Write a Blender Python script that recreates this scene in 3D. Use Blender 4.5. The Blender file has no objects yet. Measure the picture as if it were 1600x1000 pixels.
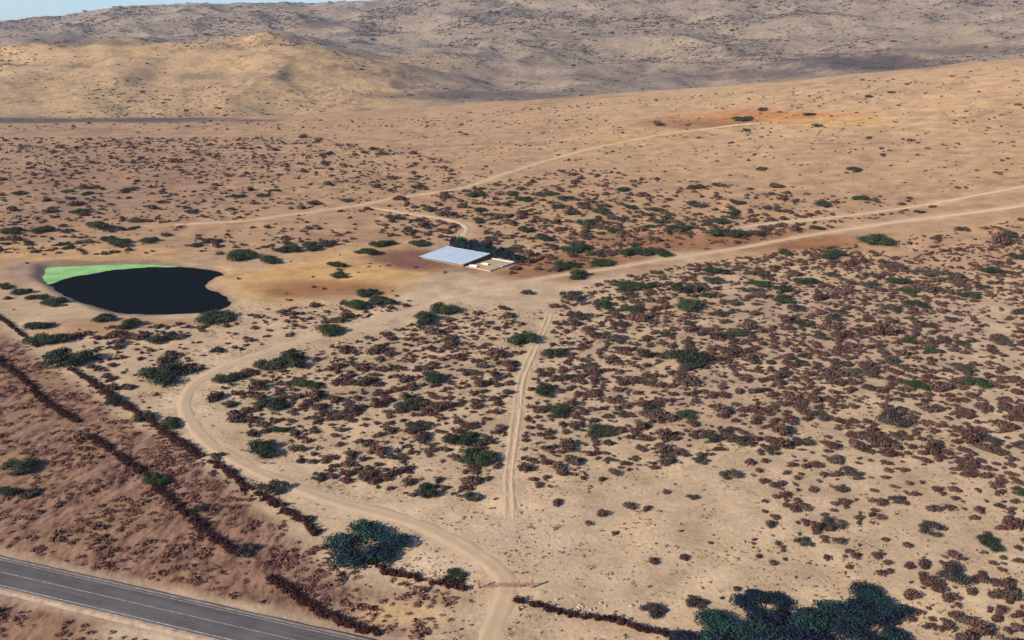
import bpy, math, random
import numpy as np
from mathutils import Vector, Matrix

# ------------------------------------------------------------------ camera, sky, sun, exposure
SC = bpy.context.scene
H = 98.0                      # camera height above the plain
F = 1385.0                    # focal length in px of the 1600 px wide photograph
HOR = 60.0                    # row of the true horizon
PITCH = math.atan((500 - HOR) / F)
cd = bpy.data.cameras.new('camera'); cam = bpy.data.objects.new('camera', cd)
SC.collection.objects.link(cam)
cd.sensor_width = 36; cd.lens = 36 * F / 1600
cd.clip_start = 1; cd.clip_end = 60000
cam.location = (0, 0, H); cam.rotation_euler = (math.pi / 2 - PITCH, 0, 0)
SC.camera = cam
SUN_EL = math.radians(25)
SHADOW_DIR = math.radians(32)         # shadows fall to the right and away: angle from +X towards +Y
w = bpy.data.worlds.new('World'); SC.world = w; w.use_nodes = True
nt = w.node_tree; bg = nt.nodes['Background']
sky = nt.nodes.new('ShaderNodeTexSky'); sky.sky_type = 'NISHITA'; sky.sun_disc = False
sky.sun_elevation = SUN_EL
sdir = Vector((-math.cos(SHADOW_DIR) * math.cos(SUN_EL), -math.sin(SHADOW_DIR) * math.cos(SUN_EL), math.sin(SUN_EL)))
sky.sun_rotation = math.atan2(sdir.x, sdir.y)
sky.air_density = 1.0; sky.dust_density = 0.3; sky.ozone_density = 2.0
tn = nt.nodes.new('ShaderNodeMix'); tn.data_type = 'RGBA'; tn.blend_type = 'MULTIPLY'; tn.inputs[0].default_value = 1; tn.inputs[7].default_value = (.60, .85, 1.28, 1)
nt.links.new(sky.outputs[0], tn.inputs[6]); nt.links.new(tn.outputs[2], bg.inputs[0]); bg.inputs[1].default_value = 0.075
sd = bpy.data.lights.new('sun', 'SUN'); sun = bpy.data.objects.new('sun', sd); SC.collection.objects.link(sun)
sd.energy = 5.0; sd.angle = math.radians(0.6); sd.color = (1.0, 0.945, 0.85)
sun.rotation_euler = (-sdir).to_track_quat('-Z', 'Y').to_euler()
SC.view_settings.view_transform = 'Standard'; SC.view_settings.look = 'None'
SC.view_settings.exposure = .97; SC.view_settings.gamma = 1.0
SC.render.engine = 'CYCLES'

rng = np.random.default_rng(7); random.seed(7)

# ------------------------------------------------------------------ helpers
def link(o, parent=None):
    SC.collection.objects.link(o)
    if parent: o.parent = parent
    return o

def tag(o, label=None, cat=None, group=None, kind=None):
    if label: o['label'] = label
    if cat: o['category'] = cat
    if group: o['group'] = group
    if kind: o['kind'] = kind
    return o

def raw_mesh(name, V, T, attrs=None, n=3):
    """V (k,3) points, T (m,n) faces, attrs {name: per-vertex floats}"""
    me = bpy.data.meshes.new(name)
    V = np.ascontiguousarray(V, dtype=np.float32); T = np.ascontiguousarray(T, dtype=np.int32)
    me.vertices.add(len(V)); me.vertices.foreach_set('co', V.ravel())
    me.loops.add(T.size); me.loops.foreach_set('vertex_index', T.ravel())
    me.polygons.add(len(T)); me.polygons.foreach_set('loop_start', np.arange(0, T.size, n, dtype=np.int32))
    me.update(calc_edges=True)
    for k, a in (attrs or {}).items():
        a = np.ascontiguousarray(a, dtype=np.float32)
        if a.ndim == 2:
            c = np.ones((len(V), 4), np.float32); c[:, :3] = a
            me.attributes.new(k, 'FLOAT_COLOR', 'POINT').data.foreach_set('color', c.ravel())
        else:
            me.attributes.new(k, 'FLOAT', 'POINT').data.foreach_set('value', a)
    me.validate()
    me.polygons.foreach_set('use_smooth', np.zeros(len(me.polygons), bool))
    return me

def obj(name, me, mat, parent=None, smooth=False):
    o = bpy.data.objects.new(name, me); link(o, parent)
    if mat: me.materials.clear(); me.materials.append(mat)
    if smooth: me.polygons.foreach_set('use_smooth', [True] * len(me.polygons))
    return o

def box_arr(x0, x1, y0, y1, z0, z1):
    V = np.array([(x, y, z) for z in (z0, z1) for y in (y0, y1) for x in (x0, x1)], float)
    T = np.array([(0, 2, 3, 1), (4, 5, 7, 6), (0, 1, 5, 4), (2, 6, 7, 3), (0, 4, 6, 2), (1, 3, 7, 5)])
    return V, T

def join(parts):
    Vs, Ts, k = [], [], 0
    for V, T in parts:
        Vs.append(V); Ts.append(T + k); k += len(V)
    return np.concatenate(Vs), np.concatenate(Ts)

def fr(x): return x - np.floor(x)
def vnoise(x, y, s=0.0):
    xi = np.floor(x); yi = np.floor(y); fx = x - xi; fy = y - yi
    fx = fx * fx * (3 - 2 * fx); fy = fy * fy * (3 - 2 * fy)
    h = lambda a, b: fr(np.sin(a * 127.1 + b * 311.7 + s * 74.7) * 43758.5453)
    return (h(xi, yi) * (1 - fx) + h(xi + 1, yi) * fx) * (1 - fy) + (h(xi, yi + 1) * (1 - fx) + h(xi + 1, yi + 1) * fx) * fy
def fbm(x, y, oct=4, s=0.0):
    v = 0; a = 0.5; t = 0
    for i in range(oct):
        v = v + a * vnoise(x, y, s + i); t += a; a *= 0.5; x = x * 2.03 + 11; y = y * 2.03 + 7
    return v / t                       # 0..1
def sst(a, b, x):
    t = np.clip((x - a) / (b - a), 0, 1); return t * t * (3 - 2 * t)

# ------------------------------------------------------------------ terrain height
def qrow(y):                            # fall per metre of forward distance for a photo row
    k = (500 - np.asarray(y, float)) / F
    return (math.sin(PITCH) - k * math.cos(PITCH)) / (math.cos(PITCH) + k * math.sin(PITCH))
XP = np.linspace(-500, 2100, 131)
rowi = lambda pts: np.interp(XP, [p[0] for p in pts], [p[1] for p in pts])
yc = rowi([(-500, 196), (0, 194), (450, 183), (640, 172), (860, 155), (1100, 138), (1300, 118), (1600, 88), (2100, 50)])
yg = rowi([(-500, 110), (0, 92), (100, 74), (300, 57), (430, 48), (520, 60), (600, 82), (700, 104), (800, 114), (1000, 112), (1200, 100), (1600, 66), (2100, 30)])
yv = rowi([(-500, 125), (0, 106), (430, 66), (520, 72), (600, 78), (700, 74), (800, 68), (1200, 50), (1600, 22), (2100, 0)])
ys = rowi([(-500, 85), (-200, 64), (0, 44), (60, 36), (130, 27), (250, 13), (320, 10), (420, 10), (540, 7), (640, 2), (800, -16), (1000, -34), (1600, -60), (2100, -70)])
cosa = 1 / np.sqrt(1 + ((XP - 800) / F) ** 2)
RK = np.array([0, 330, 700, 1100, 1450, 1750, 2500, 3200, 5200, 6600, 9000, 60000.])
def zrow(r, row): return H - r * cosa * qrow(row)
z11 = zrow(1100, yc)
ZK = np.stack([0 * XP, 0 * XP, z11 * 0.40, z11, zrow(1450, yc + 9), zrow(1750, yc + 2), zrow(2500, yg), zrow(3200, yv),
               zrow(5200, ys), zrow(5200, ys) * 0.85, zrow(5200, ys) * 0.2, 0 * XP], 1)
RT = np.concatenate([np.linspace(0, 300, 7), np.geomspace(310, 60000, 420)])
def pchip(xk, yk, x):
    h = np.diff(xk); d = np.diff(yk, axis=1) / h
    m = np.zeros_like(yk)
    a, b = d[:, :-1], d[:, 1:]
    ok = (a * b) > 0
    m[:, 1:-1] = np.where(ok, 2 * a * b / np.where(ok, a + b, 1), 0)
    i = np.clip(np.searchsorted(xk, x) - 1, 0, len(xk) - 2); t = (x - xk[i]) / h[i]
    return ((1 + 2 * t) * (1 - t) ** 2 * yk[:, i] + t * (1 - t) ** 2 * h[i] * m[:, i]
            + t * t * (3 - 2 * t) * yk[:, i + 1] + t * t * (t - 1) * h[i] * m[:, i + 1])
ZT = pchip(RK, ZK, RT)
LR = np.log(RT + 50)
def tz(X, Y):
    X = np.asarray(X, float); Y = np.asarray(Y, float)
    r = np.hypot(X, Y); az = np.arctan2(X, Y)
    azc = np.clip(az, -0.74, 0.74)
    xp = np.clip(800 + F * np.tan(azc), XP[0], XP[-1])
    u = (xp - XP[0]) / (XP[1] - XP[0]); i = np.clip(u.astype(int), 0, len(XP) - 2); fu = u - i
    v = np.interp(np.log(r + 50), LR, np.arange(len(RT))); j = np.clip(v.astype(int), 0, len(RT) - 2); fv = v - j
    z = (ZT[i, j] * (1 - fu) + ZT[i + 1, j] * fu) * (1 - fv) + (ZT[i, j + 1] * (1 - fu) + ZT[i + 1, j + 1] * fu) * fv
    w_ = 1 - sst(1.05, 1.9, np.abs(az))
    z = z * w_
    far = sst(1300, 2600, r)
    z = z + (fbm(X / 45, Y / 45, 3, 3) - .5) * (0.5 + 1.6 * sst(350, 900, r))
    rid = 1 - np.abs(2 * fbm(X / 420, Y / 420, 4, 9) - 1)
    z = z + far * ((rid - .8) * 80 + (fbm(X / 110, Y / 110, 4, 5) - .5) * 16) * w_
    z = z * 1.0
    return z

def proj(X, Y, Z):
    c = Y * math.cos(PITCH) + (H - Z) * math.sin(PITCH)
    c = np.where(c < 1, 1, c)
    up = -(H - Z) * math.cos(PITCH) + Y * math.sin(PITCH)
    return 800 + F * X / c, 500 - F * up / c

TM = np.geomspace(90, 9000, 2600)
def hit(px, py, dz=0.0):
    """photo pixel -> point on the terrain (dz above it)"""
    dx = (px - 800) / F; dyv = (500 - py) / F
    d = np.array([dx, math.cos(PITCH) + dyv * math.sin(PITCH), -math.sin(PITCH) + dyv * math.cos(PITCH)])
    P = d[None] * TM[:, None]; P[:, 2] += H
    g = P[:, 2] - (tz(P[:, 0], P[:, 1]) + dz)
    k = np.argmax(g < 0)
    if k == 0: k = len(TM) - 1
    a, b = g[k - 1], g[k]; t = a / (a - b) if a != b else 0
    return P[k - 1] * (1 - t) + P[k] * t

def pts_of(pl, dz=0.0): return np.array([hit(x, y, dz) for x, y in pl])
def smooth_line(P, step):
    """Catmull-Rom through the points, resampled at about step metres"""
    P = np.asarray(P, float)
    Q = np.vstack([2 * P[0] - P[1], P, 2 * P[-1] - P[-2]]); out = []
    for i in range(1, len(Q) - 2):
        n = max(2, int(np.linalg.norm(Q[i + 1] - Q[i]) / step))
        t = np.linspace(0, 1, n, endpoint=False)[:, None]
        a, b, c, d = Q[i - 1], Q[i], Q[i + 1], Q[i + 2]
        out.append(.5 * ((2 * b) + (-a + c) * t + (2 * a - 5 * b + 4 * c - d) * t ** 2 + (-a + 3 * b - 3 * c + d) * t ** 3))
    out.append(P[-1:]); return np.vstack(out)
def dist_poly(X, Y, L):
    """distance from points to a polyline L (n,2)"""
    best = np.full(X.shape, 1e9)
    for a, b in zip(L[:-1], L[1:]):
        ab = b - a; t = np.clip(((X - a[0]) * ab[0] + (Y - a[1]) * ab[1]) / max(ab @ ab, 1e-9), 0, 1)
        best = np.minimum(best, np.hypot(X - a[0] - t * ab[0], Y - a[1] - t * ab[1]))
    return best
def inside(X, Y, poly):
    c = np.zeros(np.shape(X), bool); n = len(poly)
    for i in range(n):
        x1, y1 = poly[i]; x2, y2 = poly[(i + 1) % n]
        if y1 == y2: continue
        c ^= ((y1 > Y) != (y2 > Y)) & (X < (x2 - x1) * (Y - y1) / (y2 - y1) + x1)
    return c

# ------------------------------------------------------------------ layout lines
POND_PX = [(60, 419), (70, 411), (120, 409), (200, 407), (260, 410), (300, 414), (340, 420), (353, 427), (337, 431), (325, 439),
           (322, 446), (344, 456), (358, 465), (361, 472), (346, 480), (310, 486), (250, 489), (190, 487), (150, 478), (110, 464), (80, 448), (64, 435)]
pw = pts_of(POND_PX)[:, :2]
POND = smooth_line(np.vstack([np.c_[pw, np.zeros(len(pw))], [[pw[0][0], pw[0][1], 0]]]), 1.5)[:-1, :2]
POND = POND + np.stack([fbm(POND[:, 0] / 4, POND[:, 1] / 4, 3, 17) - .5, fbm(POND[:, 0] / 4, POND[:, 1] / 4, 3, 19) - .5], 1) * 2.4
PB = (POND[:, 0].min() - 12, POND[:, 0].max() + 12, POND[:, 1].min() - 12, POND[:, 1].max() + 12)
def pond_sd(X, Y):
    """signed distance to the shore, positive on land"""
    d = np.full(np.shape(X), 50.0)
    m = (X > PB[0]) & (X < PB[1]) & (Y > PB[2]) & (Y < PB[3])
    if m.any():
        x, y = X[m], Y[m]
        dd = dist_poly(x, y, np.vstack([POND, POND[:1]]))
        d[m] = np.where(inside(x, y, POND), -dd, dd)
    return d

TRACKS = {
 'main': ([(742, 1060), (760, 1000), (778, 955), (790, 915), (768, 884), (712, 848), (640, 815), (540, 788), (450, 757), (380, 725), (325, 692), (298, 660), (288, 632),
           (302, 602), (345, 577), (420, 548), (520, 520), (620, 492), (700, 470), (760, 452), (850, 434), (950, 420), (1050, 403), (1150, 388),
           (1250, 370), (1350, 354), (1450, 340), (1600, 321), (1750, 302), (1900, 284)], 6.2),
 'wheel': ([(790, 850), (796, 800), (795, 745), (801, 695), (808, 640), (815, 592), (832, 552), (847, 520), (858, 492), (850, 478)], 4.2),
 'upper': ([(250, 352), (380, 345), (450, 336), (560, 321), (620, 309), (720, 294), (800, 268), (870, 247), (960, 225), (1050, 208), (1130, 198), (1210, 190)], 7.5),
 'spur': ([(560, 321), (640, 334), (700, 343), (727, 353), (728, 364), (712, 378)], 5.0),
 'branch': ([(1120, 366), (1180, 352), (1270, 343), (1370, 331), (1469, 316), (1600, 291), (1750, 262)], 5.0),
}
TL = {}
for k, (pl, wd) in TRACKS.items():
    TL[k] = smooth_line(pts_of(pl), 2.0)

def zz(X, Y):                           # terrain with the pond basin
    z = tz(X, Y); s = pond_sd(X, Y)
    return z - np.where(s < 4, 1.5 * (1 - sst(-3.5, 3.0, s)), 0)
ROAD_PX_TOP = [(0, 875), (100, 896), (200, 918), (300, 939), (400, 962)]
ra = hit(0, 897); rb = hit(400, 990)
rdir = (rb - ra)[:2]; rdir /= np.linalg.norm(rdir); rnor = np.array([-rdir[1], rdir[0]])
def road_uv(X, Y):
    return (X - ra[0]) * rdir[0] + (Y - ra[1]) * rdir[1], (X - ra[0]) * rnor[0] + (Y - ra[1]) * rnor[1]

# ------------------------------------------------------------------ materials
def srgb(r, g, b, k=1.0):
    f = lambda c: (c / 255 / 12.92 if c <= 10 else ((c / 255 + .055) / 1.055) ** 2.4) * k
    return np.array([f(r), f(g), f(b)])
KA = 0.66                               # picture colour -> surface colour

def material(name):
    m = bpy.data.materials.new(name); m.use_nodes = True
    n = m.node_tree; b = n.nodes['Principled BSDF']; b.inputs['Roughness'].default_value = .9
    b.inputs['Specular IOR Level'].default_value = .15
    return m, n, b
def N(n, t, **kw):
    x = n.nodes.new(t)
    for k, v in kw.items():
        if hasattr(x, k): setattr(x, k, v)
        else: x.inputs[k].default_value = v
    return x
def mix(n, f, a, b, mode='MIX'):
    x = n.nodes.new('ShaderNodeMix'); x.data_type = 'RGBA'; x.blend_type = mode
    for i, v in ((0, f), (6, a), (7, b)):
        if isinstance(v, bpy.types.NodeSocket): n.links.new(v, x.inputs[i])
        elif i == 0: x.inputs[0].default_value = v
        else: x.inputs[i].default_value = (*v[:3], 1)
    return x.outputs[2]
def math_(n, op, a, b=0.0, clamp=False):
    x = n.nodes.new('ShaderNodeMath'); x.operation = op; x.use_clamp = clamp
    for i, v in ((0, a), (1, b)):
        if isinstance(v, bpy.types.NodeSocket): n.links.new(v, x.inputs[i])
        else: x.inputs[i].default_value = v
    return x.outputs[0]
def noise(n, co, scale, detail=4, rough=.6):
    x = n.nodes.new('ShaderNodeTexNoise'); x.inputs['Scale'].default_value = scale
    x.inputs['Detail'].default_value = detail; x.inputs['Roughness'].default_value = rough
    n.links.new(co, x.inputs['Vector']); return x.outputs[0]
def ramp(n, f, lo, hi, a=0.0, b=1.0):
    x = n.nodes.new('ShaderNodeMapRange'); n.links.new(f, x.inputs[0])
    for i, v in enumerate((lo, hi, a, b)): x.inputs[i + 1].default_value = v
    return x.outputs[0]

def ground_material():
    m, n, b = material('ground_soil')
    at = N(n, 'ShaderNodeAttribute', attribute_name='soil'); ru = N(n, 'ShaderNodeAttribute', attribute_name='rust'); hl = N(n, 'ShaderNodeAttribute', attribute_name='hilly')
    co = n.nodes.new('ShaderNodeNewGeometry').outputs['Position']
    big = noise(n, co, .012, 5); mid = noise(n, co, .09, 5, .65); fine = noise(n, co, .9, 4, .7)
    c = at.outputs['Color']
    c = mix(n, ramp(n, big, .4, .7, 0, .22), c, (.29, .175, .11), 'MIX')
    spk = noise(n, co, 1.3, 3, .6); c = mix(n, ramp(n, spk, .60, .70, 0, .5), c, srgb(116, 84, 62, KA))
    spl = noise(n, co, .55, 4, .7); c = mix(n, ramp(n, spl, .58, .72, 0, .35), c, srgb(226, 204, 176, KA))
    lum = math_(n, 'ADD', ramp(n, mid, .28, .72, .68, 1.26), ramp(n, fine, .3, .7, -.15, .15))
    v = n.nodes.new('ShaderNodeCombineColor')
    for i in range(3): n.links.new(lum, v.inputs[i])
    c = mix(n, 1.0, c, v.outputs[0], 'MULTIPLY')
    # rust-red rough patches between pale ones in the ditch country on the left
    st = n.nodes.new('ShaderNodeMapping'); n.links.new(co, st.inputs[0])
    st.inputs['Rotation'].default_value = (0, 0, math.radians(-40)); st.inputs['Scale'].default_value = (1, .35, 1)
    p1 = noise(n, st.outputs[0], .45, 6, .75)
    red = mix(n, ramp(n, p1, .40, .62), srgb(172, 130, 102, KA), srgb(74, 38, 32, KA))
    p2 = noise(n, co, .05, 3, .5)
    red = mix(n, ramp(n, p2, .45, .7, 0, .6), red, srgb(164, 126, 86, KA))
    c = mix(n, ru.outputs['Fac'], c, red)
    # bushy blotches on the far hillsides (dark vegetation patches on the soil)
    h1 = noise(n, co, .016, 6, .7); h2 = noise(n, co, .0045, 4, .6); h3 = noise(n, co, .06, 3, .7)
    f = math_(n, 'MULTIPLY', ramp(n, math_(n, 'ADD', h1, math_(n, 'MULTIPLY', h3, .55)), .74, .96), ramp(n, h2, .32, .60, .25, 1.0))
    h4 = noise(n, co, .11, 4, .75); f = math_(n, 'MAXIMUM', f, ramp(n, h4, .50, .66, 0, .45))
    f = math_(n, 'MULTIPLY', f, math_(n, 'MULTIPLY', hl.outputs['Fac'], .70))
    c = mix(n, f, c, srgb(74, 58, 52, KA))
    n.links.new(c, b.inputs['Base Color'])
    bump = n.nodes.new('ShaderNodeBump'); bump.inputs['Strength'].default_value = .55; bump.inputs['Distance'].default_value = .5
    n.links.new(math_(n, 'ADD', mid, math_(n, 'MULTIPLY', fine, .5)), bump.inputs['Height']); n.links.new(bump.outputs[0], b.inputs['Normal'])
    return m

def foliage_material(name, a, c, spread=.5, third=None):
    m, n, b = material(name)
    t = N(n, 'ShaderNodeAttribute', attribute_name='tint'); oi = n.nodes.new('ShaderNodeObjectInfo')
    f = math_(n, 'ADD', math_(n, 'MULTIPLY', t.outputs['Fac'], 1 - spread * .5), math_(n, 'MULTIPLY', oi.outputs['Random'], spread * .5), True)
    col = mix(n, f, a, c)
    if third is not None:
        co = n.nodes.new('ShaderNodeNewGeometry').outputs['Position']
        q = noise(n, co, .16, 3, .8); col = mix(n, ramp(n, q, .47, .56, 0, .75), col, third)
        q = noise(n, co, .7, 2, .8); col = mix(n, ramp(n, q, .52, .62, 0, .5), col, a)
    n.links.new(col, b.inputs['Base Color']); b.inputs['Roughness'].default_value = .8
    b.inputs['Specular IOR Level'].default_value = .12
    return m

def plain_material(name, a, c, scale, rough=.85, bumpd=.02):
    m, n, b = material(name); co = n.nodes.new('ShaderNodeTexCoord').outputs['Object']
    f = noise(n, co, scale, 5, .65)
    n.links.new(mix(n, ramp(n, f, .3, .7), a, c), b.inputs['Base Color']); b.inputs['Roughness'].default_value = rough
    bp = n.nodes.new('ShaderNodeBump'); bp.inputs['Distance'].default_value = bumpd; n.links.new(f, bp.inputs['Height']); n.links.new(bp.outputs[0], b.inputs['Normal'])
    return m

def track_material(ruts):
    m, n, b = material('dirt_track')
    e = N(n, 'ShaderNodeAttribute', attribute_name='across'); co = n.nodes.new('ShaderNodeNewGeometry').outputs['Position']
    a = math_(n, 'ABSOLUTE', e.outputs['Fac'])
    n1 = noise(n, co, .35, 5, .7); n2 = noise(n, co, 1.6, 3, .6); n3 = noise(n, co, .06, 2)
    pale = srgb(214, 183, 142, KA); tan = srgb(200, 167, 128, KA)
    rut = math_(n, 'ABSOLUTE', math_(n, 'SUBTRACT', a, .36)); rf = ramp(n, math_(n, 'ADD', rut, math_(n, 'MULTIPLY', math_(n, 'SUBTRACT', n1, .5), .3)), .02, .25, 1, 0)
    c = mix(n, math_(n, 'MULTIPLY', rf, .9), tan, pale)
    c = mix(n, ramp(n, n1, .35, .7, 0, .35), c, srgb(186, 152, 118, KA))
    n.links.new(c, b.inputs['Base Color'])
    return m

M_ground = ground_material()
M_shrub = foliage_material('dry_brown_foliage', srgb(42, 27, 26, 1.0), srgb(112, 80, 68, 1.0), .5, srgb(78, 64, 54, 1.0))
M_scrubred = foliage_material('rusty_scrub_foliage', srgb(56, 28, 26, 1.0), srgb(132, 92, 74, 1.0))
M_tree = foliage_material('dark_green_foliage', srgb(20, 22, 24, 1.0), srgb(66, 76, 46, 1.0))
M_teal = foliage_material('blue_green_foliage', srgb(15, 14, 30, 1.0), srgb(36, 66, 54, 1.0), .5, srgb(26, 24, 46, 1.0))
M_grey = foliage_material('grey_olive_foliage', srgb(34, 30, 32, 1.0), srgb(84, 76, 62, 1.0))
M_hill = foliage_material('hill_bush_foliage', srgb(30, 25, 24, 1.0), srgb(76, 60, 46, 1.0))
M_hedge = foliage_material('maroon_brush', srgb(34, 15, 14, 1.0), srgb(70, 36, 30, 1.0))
M_bark = plain_material('bark', (.06, .04, .03), (.14, .1, .075), 3)

# ------------------------------------------------------------------ ground sheet
core = np.radians(np.arange(-37, 37.01, .22))
out = np.radians(np.arange(40, 181, 5.0))
AZ = np.concatenate([-out[::-1][1:], core, out])            # -180 excluded, +180 closes the ring
RR = [2.0]
while RR[-1] < 8500:
    r = RR[-1]; RR.append(r * 1.12 if r < 90 else r + max(1.0, r * .0052) if r < 6500 else r * 1.08)
RR = np.array(RR)
A, R = np.meshgrid(AZ, RR); X = R * np.sin(A); Y = R * np.cos(A)
Z = zz(X, Y)
nr, na = X.shape
ii = np.arange(nr - 1)[:, None]; jj = np.arange(na)[None]; j2 = (jj + 1) % na
F4 = np.stack([ii * na + jj, ii * na + j2, (ii + 1) * na + j2, (ii + 1) * na + jj], -1).reshape(-1, 4)[:, ::-1]
px, py = proj(X, Y, Z)
dn = fbm(X / 30, Y / 30, 4, 21)
SOIL = {k: srgb(*v, KA) for k, v in dict(sand=(203, 170, 130), plain=(184, 143, 102), slope=(196, 156, 110), gold=(186, 150, 104), far=(148, 128, 106),
        orange=(150, 98, 54), straw=(208, 160, 98), redbank=(122, 76, 56), pale=(214, 184, 146), pink=(158, 116, 88), rustpatch=(196, 128, 70), grey=(158, 130, 108), purple=(76, 64, 62), scrubsoil=(184, 149, 118)).items()}
def blend(c, col, f): return c * (1 - f[..., None]) + col * f[..., None]
C = np.zeros(X.shape + (3,)) + SOIL['sand']
C = blend(C, SOIL['plain'], sst(330, 470, R))
C = blend(C, SOIL['slope'], sst(500, 800, R) * sst(500, 1100, px))
C = blend(C, SOIL['gold'], sst(1350, 1600, R))
gm = sst(2400, 2900, R); gm = np.maximum(gm, sst(1400, 1700, R) * sst(560, 760, px)); C = blend(C, SOIL['far'], gm)
PATCH = [  # centre, radii in the photo, colour, strength
 (450, 440, 150, 40, 'straw', .9), (600, 415, 120, 34, 'straw', .8), (500, 440, 190, 34, 'straw', .9), (500, 452, 130, 17, 'orange', .8), (650, 404, 80, 19, 'redbank', .95), (700, 420, 60, 8, 'redbank', .6),
 (900, 412, 150, 22, 'orange', .95), (1130, 378, 240, 22, 'orange', .95), (860, 425, 110, 16, 'orange', .8), (850, 430, 90, 12, 'orange', .5), (150, 395, 200, 20, 'straw', .6), (560, 370, 130, 10, 'orange', .4),
 (35, 425, 30, 22, 'grey', .8), (220, 505, 170, 10, 'orange', .6), (150, 520, 110, 9, 'rustpatch', .5), (200, 262, 260, 45, 'pink', .45), (180, 300, 230, 50, 'pink', .45), (60, 350, 110, 30, 'pink', .3),
 (1200, 182, 150, 13, 'rustpatch', .95), (1100, 190, 120, 9, 'orange', .6), (800, 850, 190, 75, 'pale', .9), (640, 800, 160, 25, 'pale', .4), (400, 120, 260, 8, 'purple', .25), (90, 60, 140, 9, 'purple', .45), (800, 20, 130, 9, 'purple', .35), (700, 110, 110, 9, 'purple', .3), (950, 120, 160, 10, 'purple', .35), (1080, 196, 90, 7, 'orange', .7), (1300, 190, 110, 8, 'straw', .7), (1000, 218, 120, 8, 'straw', .5), (1400, 140, 200, 22, 'slope', .8),
 (830, 870, 80, 40, 'pink', .35), (840, 835, 60, 14, 'pale', .6), (1000, 900, 200, 70, 'pale', .25), (640, 885, 90, 20, 'pale', .6), (930, 955, 120, 18, 'pale', .5), (760, 800, 170, 40, 'sand', .8), (620, 960, 100, 30, 'straw', .5),
 (330, 640, 60, 60, 'pale', .3), (640, 470, 180, 10, 'pale', .4), (1100, 640, 260, 60, 'scrubsoil', .5), (1250, 500, 400, 70, 'scrubsoil', .6), (600, 600, 200, 90, 'scrubsoil', .5),
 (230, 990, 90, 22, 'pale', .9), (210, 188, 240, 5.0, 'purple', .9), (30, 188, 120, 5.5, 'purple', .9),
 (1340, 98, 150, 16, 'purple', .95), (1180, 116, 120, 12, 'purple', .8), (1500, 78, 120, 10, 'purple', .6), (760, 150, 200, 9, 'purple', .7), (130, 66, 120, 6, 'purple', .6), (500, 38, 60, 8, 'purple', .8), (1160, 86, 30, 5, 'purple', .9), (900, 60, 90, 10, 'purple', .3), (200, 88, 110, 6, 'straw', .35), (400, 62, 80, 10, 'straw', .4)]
for cx, cy, rx, ry, k, s in PATCH:
    d = np.hypot((px - cx) / rx, (py - cy) / ry) + (dn - .5) * .9
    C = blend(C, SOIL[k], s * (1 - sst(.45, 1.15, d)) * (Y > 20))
s = pond_sd(X, Y)
C = blend(C, SOIL['grey'] * .6, .85 * (1 - sst(.5, 4.5, s + (dn - .5) * 9)))
C *= (.88 + .24 * fbm(X / 9, Y / 9, 3, 31))[..., None]
nearv = (R < 1200) & (np.abs(A) < .7); xn, yn = X[nearv], Y[nearv]; Cn = C[nearv]
for k, wk in (('main', 4.6), ('wheel', 3.2), ('upper', 7), ('spur', 4.5), ('branch', 5)):
    dd = dist_poly(xn, yn, TL[k][::5, :2]) + (dn[nearv] - .5) * 5
    f_ = (.38 * (1 - sst(wk * .5, wk * 1.3, dd)))[:, None]; Cn = Cn * (1 - f_) + SOIL['pale' if k != 'upper' else 'straw'] * .97 * f_
C[nearv] = Cn
RUST_PX = [(-300, 360), (0, 500), (60, 545), (120, 588), (230, 662), (300, 706), (370, 755), (430, 795), (490, 840), (560, 893), (690, 922), (740, 935), (720, 975), (640, 1010), (500, 1150), (-600, 1150), (-600, 600)]
rp = pts_of([(x, min(y, 1150)) for x, y in RUST_PX])[:, :2]
rust = np.where(inside(X, Y, rp), 1.0, 0.0)
edge = dist_poly(X.ravel(), Y.ravel(), np.vstack([rp, rp[:1]])).reshape(X.shape)
rust = rust * sst(0, 6, edge + (dn - .5) * 8)
ru_, rv_ = road_uv(X, Y)
rust *= sst(4.5, 9, np.abs(rv_) + (dn - .5) * 4)
rust *= sst(.5, 1.2, np.hypot((px - 235) / 130, (py - 992) / 34) + (dn - .5) * .8) * sst(.5, 1.3, np.hypot((px - 630) / 110, (py - 960) / 30) + (dn - .5) * .9) ** .7
C = blend(C, srgb(176, 150, 132, KA), (1 - sst(4.3, 6.5, np.abs(rv_))) * (Y > 60))
hilly = np.maximum(sst(1300, 1700, R), .55 * sst(420, 600, R))
cen = len(X.ravel())
V = np.stack([X, Y, Z], -1).reshape(-1, 3)
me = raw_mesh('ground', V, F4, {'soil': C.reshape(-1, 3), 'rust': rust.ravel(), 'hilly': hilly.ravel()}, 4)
tag(obj('ground', me, M_ground, smooth=True), kind='structure')

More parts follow.
